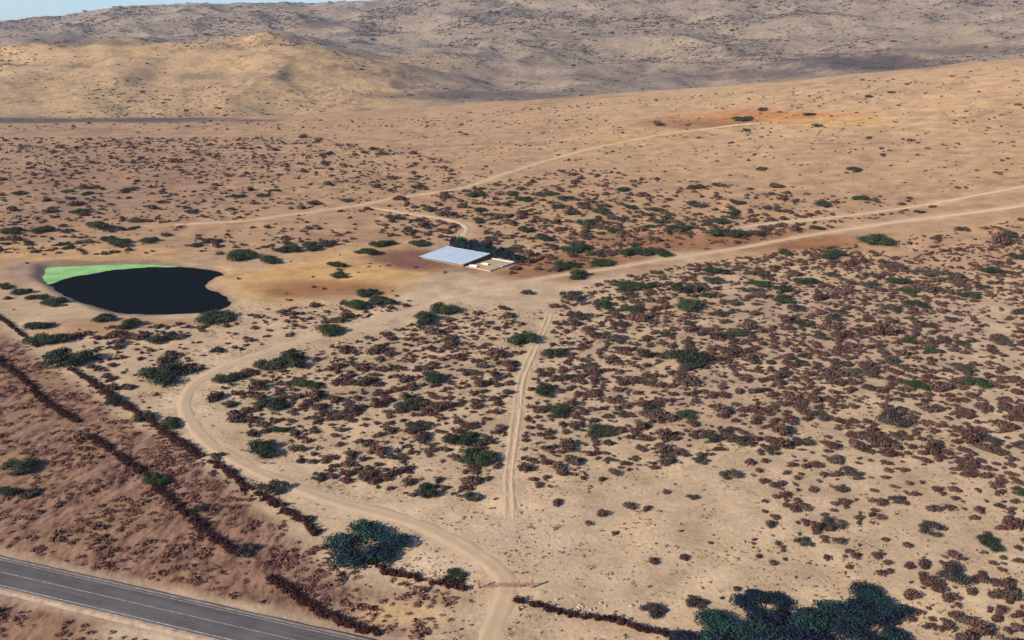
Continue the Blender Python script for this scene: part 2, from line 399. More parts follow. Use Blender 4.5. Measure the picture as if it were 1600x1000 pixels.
# ------------------------------------------------------------------ dirt tracks and asphalt road
def ribbon(name, L, wd, m, lift=.05, n=13, ruts=False):
    d = np.gradient(L[:, :2], axis=0); d /= np.linalg.norm(d, axis=1)[:, None] + 1e-9
    nn = np.stack([-d[:, 1], d[:, 0]], 1); s_ = np.linspace(-1, 1, n)
    ww = wd / 2 * (1 + .25 * (fbm(L[:, 0] / 14, L[:, 1] / 14, 2, 5) - .5))
    P = L[:, None, :2] + nn[:, None] * (s_[None, :, None] * ww[:, None, None])
    r = np.hypot(P[..., 0], P[..., 1])
    sa = np.abs(s_)[None]
    prof = (1 - np.clip((sa - .30) / .70, 0, 1) * 2.0) if not ruts else 1 - np.abs(sa - .45) / .28
    amp = lift + r * .00035
    cum = np.concatenate([[0], np.cumsum(np.linalg.norm(np.diff(L[:, :2], axis=0), axis=1))]); ef = np.minimum(sst(0, 18, cum), sst(0, 18, cum[-1] - cum))[:, None]
    prof = prof - 1.9 * (1 - ef)
    Zr = zz(P[..., 0], P[..., 1]) + amp * np.maximum(prof, -1.9) + amp * (2.6 if ruts else 1.9) * (fbm(P[..., 0] / 3.5, P[..., 1] / 3.5, 3, 77) - .5)
    k = len(L); V = np.dstack([P, Zr]).reshape(-1, 3)
    a = np.arange(k - 1)[:, None]; b = np.arange(n - 1)[None]
    T = np.stack([a * n + b, (a + 1) * n + b, (a + 1) * n + b + 1, a * n + b + 1], -1).reshape(-1, 4)[:, ::-1]
    me = raw_mesh(name, V, T, {'across': np.tile(s_, k)}, 4)
    return tag(obj(name, me, m, smooth=True), kind='structure')
M_track = track_material(False); M_ruts = track_material(True)
ribbon('dirt_road', TL['main'], 6.4, M_track, .06)
ribbon('wheel_track', TL['wheel'], 3.8, M_ruts, .035, 17, True)
ribbon('path', TL['upper'], 9.0, M_track, .05)
ribbon('path', TL['spur'], 5.5, M_track, .08)
ribbon('path', TL['branch'], 4.2, M_track, .08)

def asphalt_material():
    m, n, b = material('asphalt'); co = n.nodes.new('ShaderNodeNewGeometry').outputs['Position']
    e = N(n, 'ShaderNodeAttribute', attribute_name='across')
    f = noise(n, co, 4, 4, .7); g = noise(n, co, .12, 3)
    c = mix(n, ramp(n, f, .3, .7), (.042, .034, .030), (.09, .076, .066)); c = mix(n, ramp(n, g, .4, .7, 0, .5), c, (.12, .105, .095))
    st = n.nodes.new('ShaderNodeMapping'); st.inputs['Rotation'].default_value = (0, 0, -math.atan2(rdir[1], rdir[0])); n.links.new(co, st.inputs[0]); s2 = n.nodes.new('ShaderNodeMapping'); s2.inputs['Scale'].default_value = (.04, 1.5, 1); n.links.new(st.outputs[0], s2.inputs[0]); c = mix(n, ramp(n, noise(n, s2.outputs[0], 1.0, 4, .7), .42, .68, 0, .55), c, (.13, .11, .095))
    n.links.new(c, b.inputs['Base Color']); b.inputs['Roughness'].default_value = .8
    return m
def paint_material(c0=(.34, .32, .30)):
    m, n, b = material('road_paint'); co = n.nodes.new('ShaderNodeNewGeometry').outputs['Position']
    f = noise(n, co, 2.5, 4, .7)
    n.links.new(mix(n, ramp(n, f, .40, .62), c0, (.14, .13, .12)), b.inputs['Base Color']); return m
def rstrip(name, v0, v1, lift, m, ncross=2, u0=-500, u1=300, step=4, crown=0.12):
    us = np.arange(u0, u1, step); vs = np.linspace(v0, v1, ncross)
    U, Vv = np.meshgrid(us, vs, indexing='ij')
    X_ = ra[0] + U * rdir[0] + Vv * rnor[0]; Y_ = ra[1] + U * rdir[1] + Vv * rnor[1]
    # the carriageway is a smooth embankment half a metre up
    Z_ = .62 + lift + 0 * X_ - crown * (np.abs(Vv) / 4) ** 2
    k, n = U.shape; a = np.arange(k - 1)[:, None]; b = np.arange(n - 1)[None]
    T = np.stack([a * n + b, (a + 1) * n + b, (a + 1) * n + b + 1, a * n + b + 1], -1).reshape(-1, 4)
    me = raw_mesh(name, np.stack([X_, Y_, Z_], -1).reshape(-1, 3), T, {'across': Vv.ravel()}, 4)
    return me
ROADW = 3.75
me = rstrip('road', -ROADW, ROADW, 0, None, 9); tag(obj('road', me, asphalt_material(), smooth=True), kind='structure')
M_paint = paint_material()
# verges: sloping gravel shoulders down to the ground
def verge(sign):
    us = np.arange(-500, 300, 3.0); vs = np.array([3.74, 4.1, 4.5, 5.6])
    U, Vv = np.meshgrid(us, vs, indexing='ij'); hh = np.array([.50, .47, .42, -.6])[None] + (fbm(U / 2, Vv * 3 + sign * 9, 2, 4) - .5) * np.array([0, .12, .25, .3])[None]
    X_ = ra[0] + U * rdir[0] + sign * Vv * rnor[0]; Y_ = ra[1] + U * rdir[1] + sign * Vv * rnor[1]
    k, n = U.shape; a = np.arange(k - 1)[:, None]; b = np.arange(n - 1)[None]
    T = np.stack([a * n + b, (a + 1) * n + b, (a + 1) * n + b + 1, a * n + b + 1], -1).reshape(-1, 4)
    if sign < 0: T = T[:, ::-1]
    me = raw_mesh('road_verge', np.stack([X_, Y_, hh + 0 * X_], -1).reshape(-1, 3), T, None, 4)
    tag(obj('road_verge', me, M_gravel, smooth=True), kind='structure')
M_gravel = plain_material('verge_gravel', srgb(140, 112, 90, KA), srgb(192, 164, 136, KA), .8)
verge(1); verge(-1)
for v0, v1 in ((3.2, 3.35), (-.07, .07), (-3.38, -3.18)):
    me = rstrip('line', v0, v1, .006, None, 2); tag(obj('road_marking', me, M_paint), kind='structure')

# ------------------------------------------------------------------ pond
def poly_sheet(name, P, z, m, cat=None):
    import bmesh
    bm = bmesh.new(); vs = [bm.verts.new((x, y, z)) for x, y in P]; f = bm.faces.new(vs)
    if f.normal.z < 0: f.normal_flip()
    bmesh.ops.triangulate(bm, faces=bm.faces[:]); me = bpy.data.meshes.new(name); bm.to_mesh(me); bm.free()
    for p in me.polygons: pass
    return obj(name, me, m)
m_, n_, b_ = material('pond_water')
b_.inputs['Base Color'].default_value = (.004, .007, .010, 1); b_.inputs['Roughness'].default_value = .35; b_.inputs['Specular IOR Level'].default_value = .0; b_.inputs['IOR'].default_value = 1.12
co_ = n_.nodes.new('ShaderNodeNewGeometry').outputs['Position']; bb = n_.nodes.new('ShaderNodeBump'); bb.inputs['Strength'].default_value = .3; bb.inputs['Distance'].default_value = .05
n_.links.new(noise(n_, co_, 1.2, 3), bb.inputs['Height']); n_.links.new(bb.outputs[0], b_.inputs['Normal'])
cen = POND.mean(0)
zw = float(tz(cen[0], cen[1])) - .75
nrm = np.gradient(np.vstack([POND[-1:], POND, POND[:1]]), axis=0)[1:-1]; nrm = np.stack([nrm[:, 1], -nrm[:, 0]], 1); nrm /= np.linalg.norm(nrm, axis=1)[:, None]
probe = POND + nrm * .5
if inside(probe[:, 0], probe[:, 1], POND).mean() > .5: nrm = -nrm
tag(poly_sheet('water', POND + nrm * .8, zw, m_), kind='structure')
AL_PX = [(62, 418), (72, 411.5), (120, 410), (200, 408), (250, 410.5), (290, 414), (280, 415.5), (262, 416), (238, 416), (205, 418), (180, 420), (150, 425), (120, 430), (100, 435), (78, 443), (66, 435)]
al = pts_of(AL_PX, -.7)
al = smooth_line(np.vstack([al, al[:1]]), 1.2)[:-1, :2]
jit = np.stack([fbm(al[:, 0] / 3, al[:, 1] / 3, 3, 1) - .5, fbm(al[:, 0] / 3, al[:, 1] / 3, 3, 8) - .5], 1) * 2.6
al = al + jit
m_, n_, b_ = material('pond_algae'); co_ = n_.nodes.new('ShaderNodeNewGeometry').outputs['Position']
n_.links.new(mix(n_, ramp(n_, noise(n_, co_, .12, 5), .35, .65), srgb(132, 178, 98, KA), srgb(164, 208, 130, KA)), b_.inputs['Base Color'])
alo = poly_sheet('algae', al, zw + .012, m_)
tag(alo, 'bright green film of algae on the far left end of the pond', 'algae', kind='stuff')

# ------------------------------------------------------------------ foliage clouds
def rand_dirs(n, g, up=-.25):
    v = g.normal(size=(n * 3, 3)); v /= np.linalg.norm(v, axis=1)[:, None]; v = v[v[:, 2] > up][:n]
    while len(v) < n: v = np.vstack([v, v[:n - len(v)]])
    return v
def leaf_cloud(blobs, n, size, g, up=-.3, shell=(.72, 1.05), jitter=.7):
    """blobs: (x,y,z, rx,ry,rz). Returns quads (V,T,tint)"""
    B = np.array(blobs, float); wgt = B[:, 3] * B[:, 4] + B[:, 3] * B[:, 5]; idx = g.choice(len(B), n, p=wgt / wgt.sum())
    d = rand_dirs(n, g, up); b = B[idx]
    rad = g.uniform(shell[0], shell[1], n)[:, None]
    P = b[:, :3] + d * b[:, 3:] * rad
    nn = d / b[:, 3:]; nn /= np.linalg.norm(nn, axis=1)[:, None]; nn = nn + g.normal(size=(n, 3)) * jitter; nn /= np.linalg.norm(nn, axis=1)[:, None]
    t = np.cross(nn, g.normal(size=(n, 3))); t /= np.linalg.norm(t, axis=1)[:, None]; u = np.cross(nn, t)
    s_ = (size * g.uniform(.6, 1.4, n))[:, None]; e = g.uniform(.45, .9, n)[:, None]
    V = np.stack([P + t * s_, P + u * s_ * e, P - t * s_ * g.uniform(.6, 1, n)[:, None], P - u * s_ * e], 1)
    V[:, :, 2] = np.maximum(V[:, :, 2], .02)
    T = np.arange(4 * n).reshape(-1, 4)
    tb = g.uniform(0, 1, len(B))[idx] * .55 + g.uniform(0, 1, n) * .45
    return V.reshape(-1, 3), T, np.repeat(tb, 4)
def core_blobs(blobs, g, k=.72, seg=8, rings=4):
    Vs, Ts, o = [], [], 0
    for x, y, z, rx, ry, rz in blobs:
        th = np.linspace(0, 2 * np.pi, seg, endpoint=False); ph = np.linspace(-.35, 1.45, rings)
        P = np.stack([np.cos(ph)[:, None] * np.cos(th)[None], np.cos(ph)[:, None] * np.sin(th)[None], np.sin(ph)[:, None] + 0 * th[None]], -1)
        P = P * (k * g.uniform(.82, 1.12, (rings, seg)))[..., None] * np.array([rx, ry, rz]) + np.array([x, y, z]); P[..., 2] = np.maximum(P[..., 2], .0)
        a = np.arange(rings - 1)[:, None]; b = np.arange(seg)[None]; b2 = (b + 1) % seg
        T = np.stack([a * seg + b, a * seg + b2, (a + 1) * seg + b2, (a + 1) * seg + b], -1).reshape(-1, 4) + o
        Vs.append(P.reshape(-1, 3)); Ts.append(T); o += rings * seg
    return np.concatenate(Vs), np.concatenate(Ts)
def merge(lc, cb):
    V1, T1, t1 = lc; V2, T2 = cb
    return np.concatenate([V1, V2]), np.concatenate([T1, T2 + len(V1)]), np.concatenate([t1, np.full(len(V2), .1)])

# unit shrubs (radius 1 on the ground)
def shrub_arrays(g, n=150, size=.12, core=True, h=.55, blobs=None):
    k = g.integers(3, 6) if blobs is None else blobs
    bl = [(0, 0, h * .35, g.uniform(.5, .66), g.uniform(.5, .66), h * g.uniform(.8, 1.0))]
    bl += [(.42 * math.cos(a_) * g.uniform(.7, 1.2), .42 * math.sin(a_) * g.uniform(.7, 1.2), h * .28, g.uniform(.3, .5), g.uniform(.3, .5), h * g.uniform(.5, .85)) for a_ in g.uniform(0, 6.28, k)]
    lc = leaf_cloud(bl, n, size, g, up=-.15)
    return merge(lc, core_blobs(bl, g, .6, 7, 3)) if core else lc
def tube(P, rad, seg=6):
    P = np.array(P, float); k = len(P); Vs = []
    for i in range(k):
        d = P[min(i + 1, k - 1)] - P[max(i - 1, 0)]; d /= np.linalg.norm(d)
        a = np.cross(d, [0.3, 1, .1]); a /= np.linalg.norm(a); b = np.cross(d, a)
        th = np.linspace(0, 2 * np.pi, seg, endpoint=False)
        Vs.append(P[i] + rad[i] * (np.cos(th)[:, None] * a + np.sin(th)[:, None] * b))
    V = np.concatenate(Vs); i = np.arange(k - 1)[:, None]; j = np.arange(seg)[None]; j2 = (j + 1) % seg
    return V, np.stack([i * seg + j, i * seg + j2, (i + 1) * seg + j2, (i + 1) * seg + j], -1).reshape(-1, 4)

# unit trees (crown about radius 1 wide, low spreading bushveld shape)
def tree_meshes(seed, n, h, mat, leaf=.05, flat=.42, openness=1.0):
    g = np.random.default_rng(seed); k = int(g.integers(9, 14)); bl = []
    for i in range(k):
        a = g.uniform(0, 6.283); r = math.sqrt(g.uniform(0, 1)) * .68
        rr = g.uniform(.24, .40) * openness
        bl.append((r * math.cos(a), r * math.sin(a), h * (.62 - .22 * r) + g.normal() * .03, rr, rr * g.uniform(.8, 1.15), rr * flat * g.uniform(.85, 1.4)))
    V, T, t = merge(leaf_cloud(bl, n, leaf, g, up=-.45, shell=(.7, 1.12)), core_blobs(bl, g, .62))
    crown = raw_mesh('crown', V, T, {'tint': t}, 4)
    parts = [tube([(0, 0, -.05), (.02, .01, h * .3), (.03, .0, h * .55)], [.045, .035, .025])]
    for b in bl[:7]:
        parts.append(tube([(.02, .01, h * .22), (b[0] * .5, b[1] * .5, h * .42), (b[0] * .95, b[1] * .95, b[2])], [.026, .018, .008], 5))
    V, T = join(parts); trunk = raw_mesh('trunk', V, T, None, 4)
    crown.materials.append(mat); trunk.materials.append(M_bark)
    return crown, trunk
TREEVAR = {
 'green': [tree_meshes(s, 2400, .42, M_tree, .036) for s in (11, 12, 13, 14, 15, 16)],
 'grey':  [tree_meshes(s, 1400, .44, M_grey, .042, .5, .9) for s in (21, 22, 23)],
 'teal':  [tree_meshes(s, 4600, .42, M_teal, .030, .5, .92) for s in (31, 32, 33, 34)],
}
def place_tree(kind, var, x, y, wid, label, cat='tree', group=None, name=None, hs=1.0, z=None, sink=0.0):
    cr, tr = TREEVAR[kind][var % len(TREEVAR[kind])]
    e = bpy.data.objects.new(name or {'green': 'spreading_tree', 'grey': 'thorn_bush', 'teal': 'leafy_tree'}[kind], None); link(e)
    e.empty_display_size = 1
    e.location = (x, y, float(zz(np.array([x]), np.array([y]))[0]) - sink if z is None else z)
    e.rotation_euler = (0, 0, random.uniform(0, 6.28)); r = wid / 2; e.scale = (r * random.uniform(.9, 1.15), r * random.uniform(.85, 1.05), r * hs * random.uniform(.85, 1.1))
    for nm, me in (('crown', cr), ('trunk', tr)):
        link(bpy.data.objects.new(nm, me), e)
    return tag(e, label, cat, group)

# ------------------------------------------------------------------ individual trees: photo x, y, width px, kind
ORD = ['leftmost', 'second from left', 'third from left', 'fourth from left', 'fifth from left', 'sixth from left', 'seventh from left', 'eighth from left', 'ninth from left', 'tenth from left', 'eleventh from left', 'twelfth from left']
REG = [  # words that name the place, group, trees (x, y, width in px, kind)
 ('of the trees at the left bank of the pond', 'trees at the left bank of the pond', [(10, 447, 34, 'green'), (34, 456, 34, 'green'), (56, 465, 36, 'green'), (86, 473, 46, 'green')]),
 ('of the trees below the near bank of the pond', 'trees below the near bank of the pond', [(60, 510, 46, 'green'), (165, 497, 42, 'green'), (204, 509, 48, 'green'), (335, 497, 66, 'green')]),
 ('of two big ones at the upper hedge row', 'big trees on the upper hedge row', [(78, 532, 76, 'green'), (108, 562, 92, 'green')]),
 ('of those beside the hedge row near the bend', 'bushes along the hedge row', [(180, 627, 44, 'green'), (226, 652, 40, 'grey'), (262, 662, 48, 'green'), (338, 712, 30, 'grey'), (425, 764, 54, 'grey'), (478, 810, 26, 'grey')]),
 ('of those in the red scrub', 'trees in the red scrub', [(32, 732, 60, 'green'), (14, 768, 40, 'green'), (48, 770, 34, 'grey'), (245, 750, 46, 'green'), (312, 795, 34, 'grey'), (386, 862, 42, 'grey')]),
 ('of the trees outside the road bend', 'trees outside the road bend', [(245, 532, 40, 'grey'), (275, 525, 36, 'grey'), (262, 587, 90, 'green'), (340, 547, 30, 'grey')]),
 ('in the upper row inside the bend', 'trees inside the road bend, upper row', [(358, 592, 52, 'green'), (420, 572, 46, 'grey'), (455, 566, 60, 'green'), (478, 600, 48, 'green'), (452, 552, 36, 'grey')]),
 ('in the lower row inside the bend', 'trees inside the road bend, lower row', [(360, 631, 34, 'grey'), (424, 634, 54, 'green'), (438, 671, 34, 'green'), (412, 705, 72, 'green'), (500, 745, 34, 'grey')]),
 ('of the tree clump left of the two-wheel track', 'tree clump left of the two-wheel track', [(640, 634, 48, 'green'), (655, 666, 46, 'grey'), (676, 592, 54, 'green'), (716, 687, 54, 'green'), (755, 690, 46, 'grey'), (748, 716, 58, 'green'), (620, 712, 34, 'grey'), (668, 768, 48, 'green'), (740, 776, 34, 'grey')]),
 ('of those along the near edge of the dirt road', 'trees on the near edge of the dirt road', [(514, 518, 54, 'green'), (556, 479, 48, 'green'), (596, 471, 50, 'green'), (668, 501, 56, 'green'), (694, 485, 50, 'green'), (815, 533, 54, 'green'), (868, 552, 40, 'green')]),
 ('of the trees right beside the two-wheel track', 'trees right of the two-wheel track', [(852, 611, 50, 'green'), (868, 644, 48, 'green'), (936, 674, 46, 'green'), (962, 530, 44, 'grey'), (905, 668, 26, 'grey')]),
 ('of those in the straw field near the shed', 'trees left of the shed', [(375, 401, 58, 'green'), (422, 407, 44, 'green'), (448, 390, 50, 'green'), (490, 386, 48, 'green'), (510, 382, 36, 'grey'), (528, 414, 32, 'green'), (531, 430, 36, 'green'), (575, 395, 42, 'green'), (596, 381, 44, 'green'), (575, 459, 42, 'green'), (655, 381, 36, 'green')]),
 ('of the trees right of the shed, above the road', 'trees right of the shed', [(799, 391, 32, 'green'), (822, 359, 32, 'green'), (850, 373, 40, 'green'), (897, 389, 56, 'green'), (885, 416, 42, 'green'), (940, 411, 46, 'green'), (985, 396, 40, 'green'), (1024, 396, 54, 'green')]),
 ('of those just below the road, right of the shed', 'trees just below the road', [(825, 457, 26, 'grey'), (894, 465, 46, 'grey'), (906, 431, 46, 'green'), (981, 448, 54, 'green'), (1011, 447, 40, 'green'), (1066, 453, 46, 'green'), (1074, 479, 70, 'green'), (1122, 491, 34, 'grey')]),
 ('of the trees on the slope above the shed', 'trees on the slope above the shed', [(619, 340, 28, 'green'), (625, 310, 26, 'grey'), (743, 305, 38, 'green'), (819, 312, 28, 'green'), (875, 324, 28, 'green'), (943, 331, 42, 'green'), (915, 350, 36, 'green'), (962, 361, 32, 'green'), (987, 324, 28, 'green')]),
 ('of the trees behind the pond', 'trees behind the pond', [(20, 361, 44, 'green'), (68, 360, 44, 'green'), (148, 354, 50, 'green'), (100, 381, 26, 'grey'), (187, 381, 48, 'green'), (166, 374, 28, 'grey'), (234, 376, 36, 'green'), (306, 383, 26, 'grey')]),
 ('of the trees between the two upper right tracks', 'trees between the two upper right tracks', [(1060, 356, 40, 'green'), (1090, 320, 40, 'grey'), (1125, 346, 32, 'green'), (1131, 367, 60, 'green'), (1250, 337, 22, 'grey'), (1277, 356, 26, 'green'), (1436, 330, 20, 'green')]),
 ('of the trees on the open slope at upper right', 'trees on the open upper slope', [(1334, 265, 28, 'green'), (1212, 291, 28, 'grey'), (1345, 310, 28, 'green'), (1285, 318, 38, 'green'), (1190, 264, 24, 'grey'), (1496, 292, 14, 'grey')]),
 ('of those round the rusty patch near the ridge', 'trees round the rusty bare patch', [(1160, 186, 34, 'green'), (1264, 178, 26, 'green'), (1192, 171, 20, 'grey'), (1276, 196, 22, 'grey'), (1166, 203, 20, 'green'), (1030, 194, 18, 'grey'), (1392, 143, 14, 'green'), (1355, 150, 18, 'green')]),
 ('of the trees below the upper right road', 'trees below the upper right road', [(1225, 394, 32, 'green'), (1303, 400, 54, 'green'), (1370, 377, 62, 'green'), (1258, 440, 54, 'green'), (1225, 469, 40, 'green'), (1405, 440, 44, 'green'), (1416, 455, 34, 'green'), (1300, 429, 30, 'grey'), (1548, 423, 34, 'green'), (1590, 401, 30, 'green'), (1505, 358, 28, 'grey'), (1582, 367, 32, 'green')]),
 ('of the trees in the dense brown scrub at right', 'trees in the dense brown scrub', [(1072, 563, 84, 'green'), (1255, 505, 32, 'green'), (1345, 586, 44, 'grey'), (1393, 566, 34, 'grey'), (1435, 603, 46, 'green'), (1525, 600, 46, 'green'), (1566, 535, 38, 'grey'), (1196, 609, 24, 'green'), (1532, 448, 30, 'grey'), (1040, 521, 30, 'grey')]),
 ('of those on the sandy flat', 'dark bushes on the sandy flat', [(1040, 717, 34, 'grey'), (1094, 718, 34, 'grey'), (1140, 743, 40, 'grey'), (1160, 689, 46, 'grey'), (1208, 705, 32, 'grey'), (1142, 670, 26, 'grey'), (1084, 776, 24, 'grey'), (1392, 660, 62, 'grey')]),
 ('of those in the lower right scrub', 'dark bushes in the lower right scrub', [(1332, 739, 34, 'grey'), (1404, 781, 34, 'grey'), (1304, 817, 44, 'grey'), (1456, 828, 46, 'grey'), (1548, 851, 48, 'green'), (1490, 902, 60, 'grey'), (1594, 767, 28, 'green'), (1256, 846, 36, 'grey')]),
 ('of two left of the big bottom tree clump', 'round bushes left of the dark trees', [(1022, 953, 44, 'grey'), (1086, 942, 42, 'grey')]),
]
treexy = []
nv = 0
for where, grp, lst in REG:
    for rank, (x, y, wpx, kind) in enumerate(sorted(lst)):
        p = hit(x, y + 2); D = math.hypot(p[1], H)
        wid = wpx * D / F * 1.06
        tone = {'green': 'dark green tree', 'grey': 'grey-olive bush'}[kind]
        if len(f'{tone} {ORD[rank]} {where}'.replace('-', ' ').split()) > 15: print('LONG', where)
        place_tree(kind, nv, p[0], p[1], wid, f'{tone}, {ORD[rank]} {where}', 'tree' if kind == 'green' else 'bush', grp, hs=1.0 if wid < 14 else .8, sink=.25)
        treexy.append((p[0], p[1], wid / 2)); nv += 1
SPECIAL = [
 (568, 848, 138, 'teal', 'large leafy green tree at the hedge row near the entrance track', .9),
 (710, 897, 46, 'green', 'rounded grey-green tree beside the farm gate, left of the entrance track', 1.1),
 (1085, 1004, 90, 'teal', 'dark blue-green tree at the bottom edge, leftmost of the big clump', .8),
 (1140, 985, 135, 'teal', 'dark leafy tree, second from left in the big clump at the bottom edge', .8),
 (1195, 953, 112, 'teal', 'dark tree at the upper left crest of the big clump at the bottom edge', .75),
 (1225, 1000, 150, 'teal', 'green-tipped tree cut by the bottom edge amid the big clump', .8),
 (1284, 968, 150, 'teal', 'dark leafy tree in the centre of the big clump at the bottom edge', .8),
 (1368, 942, 124, 'teal', 'large tree topping the right side of the big clump at the bottom edge', .85),
 (1362, 990, 130, 'teal', 'tree below the right-hand crest of the big clump at the bottom edge', .75),
 (1310, 1018, 100, 'teal', 'dark tree cut by the bottom edge under the middle of the big clump', .75)]
for i, (x, y, wpx, kind, lab, hs) in enumerate(SPECIAL):
    p = hit(x, y + 4); D = math.hypot(p[1], H); wid = wpx * D / F * 1.0
    place_tree(kind, i, p[0], p[1], wid, lab, 'tree', 'trees of the big clump at the bottom edge' if x > 1050 else None, hs=hs * (.74 if x > 1050 else .72), sink=.3)
    treexy.append((p[0], p[1], wid / 2))
EXTRA = [('scrub above the shed', [(600, 300), (900, 262), (1250, 300), (1300, 345), (1050, 395), (820, 425), (740, 370)], 46, 1.0, 30),
 ('far brown scrub below the right-hand road', [(860, 500), (920, 460), (1100, 425), (1300, 410), (1600, 380), (1600, 560), (1100, 540)], 44, 1.0, 36),
 ('brown scrub in mid right', [(840, 580), (1100, 545), (1600, 565), (1600, 720), (1150, 695), (860, 700)], 24, 1.0, 36),
 ('grassy plain behind the pond', [(0, 290), (500, 290), (560, 320), (430, 385), (0, 395)], 26, 1.0, 28)]
gx = random.Random(77)
for nm, pl, cnt, hs_, wp in EXTRA:
    k = 0
    while k < cnt:
        x, y = gx.uniform(0, 1600), gx.uniform(250, 760)
        if not inside(np.array([x]), np.array([y]), pl)[0]: continue
        p = hit(x, y); wid = wp * gx.uniform(.6, 1.3) * math.hypot(p[1], H) / F
        if min(math.hypot(p[0] - a, p[1] - b) - c for a, b, c in treexy) < wid * .4: continue
        if min(np.hypot(*(TL[q][:, :2] - p[:2]).T).min() for q in TL) < wid * .5 + 3.5: continue
        place_tree('grey' if gx.random() < .7 else 'green', k, p[0], p[1], wid, f'low dark olive bush dotted over the {nm}', 'bush', f'dark bushes on the {nm}', name='dark_bush', hs=.8, sink=.2)
        treexy.append((p[0], p[1], wid / 2)); k += 1
TX = np.array(treexy)

# ------------------------------------------------------------------ brown shrubs scattered over the scrubland
ZONES = [  # name, pixel polygon, shrubs per 100 m2, mean radius m, sigma, clustering, words
 ('bare sandy flat right of the entrance track', [(800, 765), (1000, 735), (1150, 700), (1190, 780), (1160, 870), (1400, 905), (1300, 1010), (850, 1010), (830, 850)], .35, .95, .3, .3),
 ('dense brown scrub right of the two-wheel track', [(860, 530), (840, 490), (900, 452), (1060, 415), (1300, 385), (1420, 400), (1760, 340), (1760, 720), (1150, 702), (1000, 738), (815, 770), (815, 650), (835, 570)], 15.5, 1.2, .42, .38),
 ('lower right scrub', [(1150, 703), (1760, 721), (1760, 1120), (1400, 1120), (1420, 930), (1400, 900), (1170, 870), (1195, 790)], 9.0, 1.25, .38, .5),
 ('brown scrub inside the road bend', [(340, 600), (430, 562), (560, 528), (650, 505), (790, 480), (838, 530), (805, 600), (790, 700), (782, 780), (640, 775), (520, 750), (450, 715), (370, 665), (325, 632)], 12.5, 1.2, .42, .38),
 ('scrub strip between the pond and the dirt road', [(110, 515), (330, 502), (480, 478), (640, 468), (640, 482), (500, 512), (350, 560), (290, 590), (230, 640), (170, 612), (120, 580)], 5.5, 1.3, .4, .5),
 ('upper scrub near the right road', [(1300, 384), (1760, 318), (1760, 339), (1420, 399)], 3.6, 1.2, .4, .5),
 ('scrubland above the shed', [(560, 330), (700, 300), (900, 262), (1250, 300), (1500, 315), (1260, 365), (1050, 398), (800, 440), (800, 385), (600, 370)], 4.2, 1.6, .45, .75),
 ('left plain behind the pond', [(-200, 215), (500, 215), (700, 250), (760, 280), (560, 318), (560, 385), (380, 400), (100, 398), (-200, 398)], 2.3, 1.4, .45, .75),
 ('upper plain', [(-200, 200), (640, 182), (1100, 148), (1600, 100), (1760, 90), (1760, 290), (1450, 310), (1240, 298), (900, 258), (760, 278), (500, 214)], 0.42, 1.2, .45, .7),
 ('fields round the pond and shed', [(-200, 398), (560, 386), (800, 442), (640, 466), (330, 500), (-200, 500)], .18, 1.3, .3, .3),
]
zw_polys = [(nm, [tuple(q) for q in pl], d, rm, sg, cl) for nm, pl, d, rm, sg, cl in ZONES]
# candidates are thrown over the real ground and kept by zone density
S = []
def cand(n, r0, r1):
    a = rng.uniform(math.radians(-35), math.radians(35), n); r = np.sqrt(rng.uniform(r0 ** 2, r1 ** 2, n))
    return r * np.sin(a), r * np.cos(a)
sector = lambda r0, r1: math.radians(70) / 2 * (r1 ** 2 - r0 ** 2)
MAXD = 22
for r0, r1, dm in ((110, 500, MAXD), (500, 1130, 3.6)):
    n = int(sector(r0, r1) / 100 * dm); x, y = cand(n, r0, r1); z = tz(x, y); u, v = proj(x, y, z)
    pick = rng.uniform(0, dm, n); cl1 = fbm(x / 16, y / 16, 3, 41); cl2 = fbm(x / 45, y / 45, 2, 43)
    for zi, (nm, pl, d, rm, sg, cl) in enumerate(zw_polys):
        c_ = sst(.34, .60, cl1 * .6 + cl2 * .4); dd = d * ((1 - cl) + cl * 2.6 * c_)
        k = inside(u, v, pl) & (pick < dd)
        sz = rm * np.exp(rng.normal(0, sg, k.sum())); S.append(np.stack([x[k], y[k], sz, np.full(k.sum(), zi)], 1))
S = np.concatenate(S)
XTRA = [(870, 786, 26), (920, 818, 18), (960, 834, 18), (942, 805, 26), (985, 792, 30), (1012, 796, 24), (1021, 878, 26), (1069, 872, 28), (1110, 849, 11), (1064, 830, 12), (1210, 881, 20), (1243, 902, 9), (1040, 770, 20), (940, 750, 22), (880, 742, 24), (1128, 935, 14), (745, 740, 18)]
ex = []
for x, y, wpx in XTRA:
    p = hit(x, y); ex.append((p[0], p[1], wpx * math.hypot(p[1], H) / F / 2, 0))
bare = S[:, 3] == 0
S = np.concatenate([S[~bare], S[bare][::2], np.array(ex)])
keep = np.ones(len(S), bool)
for k, wk in (('main', 3.6), ('wheel', 1.6), ('upper', 3.2), ('spur', 2.5), ('branch', 2.5)):
    keep &= dist_poly(S[:, 0], S[:, 1], TL[k][::3, :2]) > wk + S[:, 2] * .7
keep &= pond_sd(S[:, 0], S[:, 1]) > 6
for x, y, r in TX:
    keep &= np.hypot(S[:, 0] - x, S[:, 1] - y) > r * .75
SHED_PX = [(630, 400), (700, 378), (815, 400), (745, 425)]
sp = pts_of(SHED_PX)[:, :2]; keep &= ~inside(S[:, 0], S[:, 1], sp)
keep &= ~inside(S[:, 0], S[:, 1], rp)
S = S[keep]
zS = zz(S[:, 0], S[:, 1]); u, v = proj(S[:, 0], S[:, 1], zS)
infr = (u > -15) & (u < 1615) & (v < 1010)
app = S[:, 2] / np.hypot(S[:, 1], H) * infr
order = np.argsort(-app)
top, rest = order[:300], order[300:]
gv = np.random.default_rng(3)
SHR = []
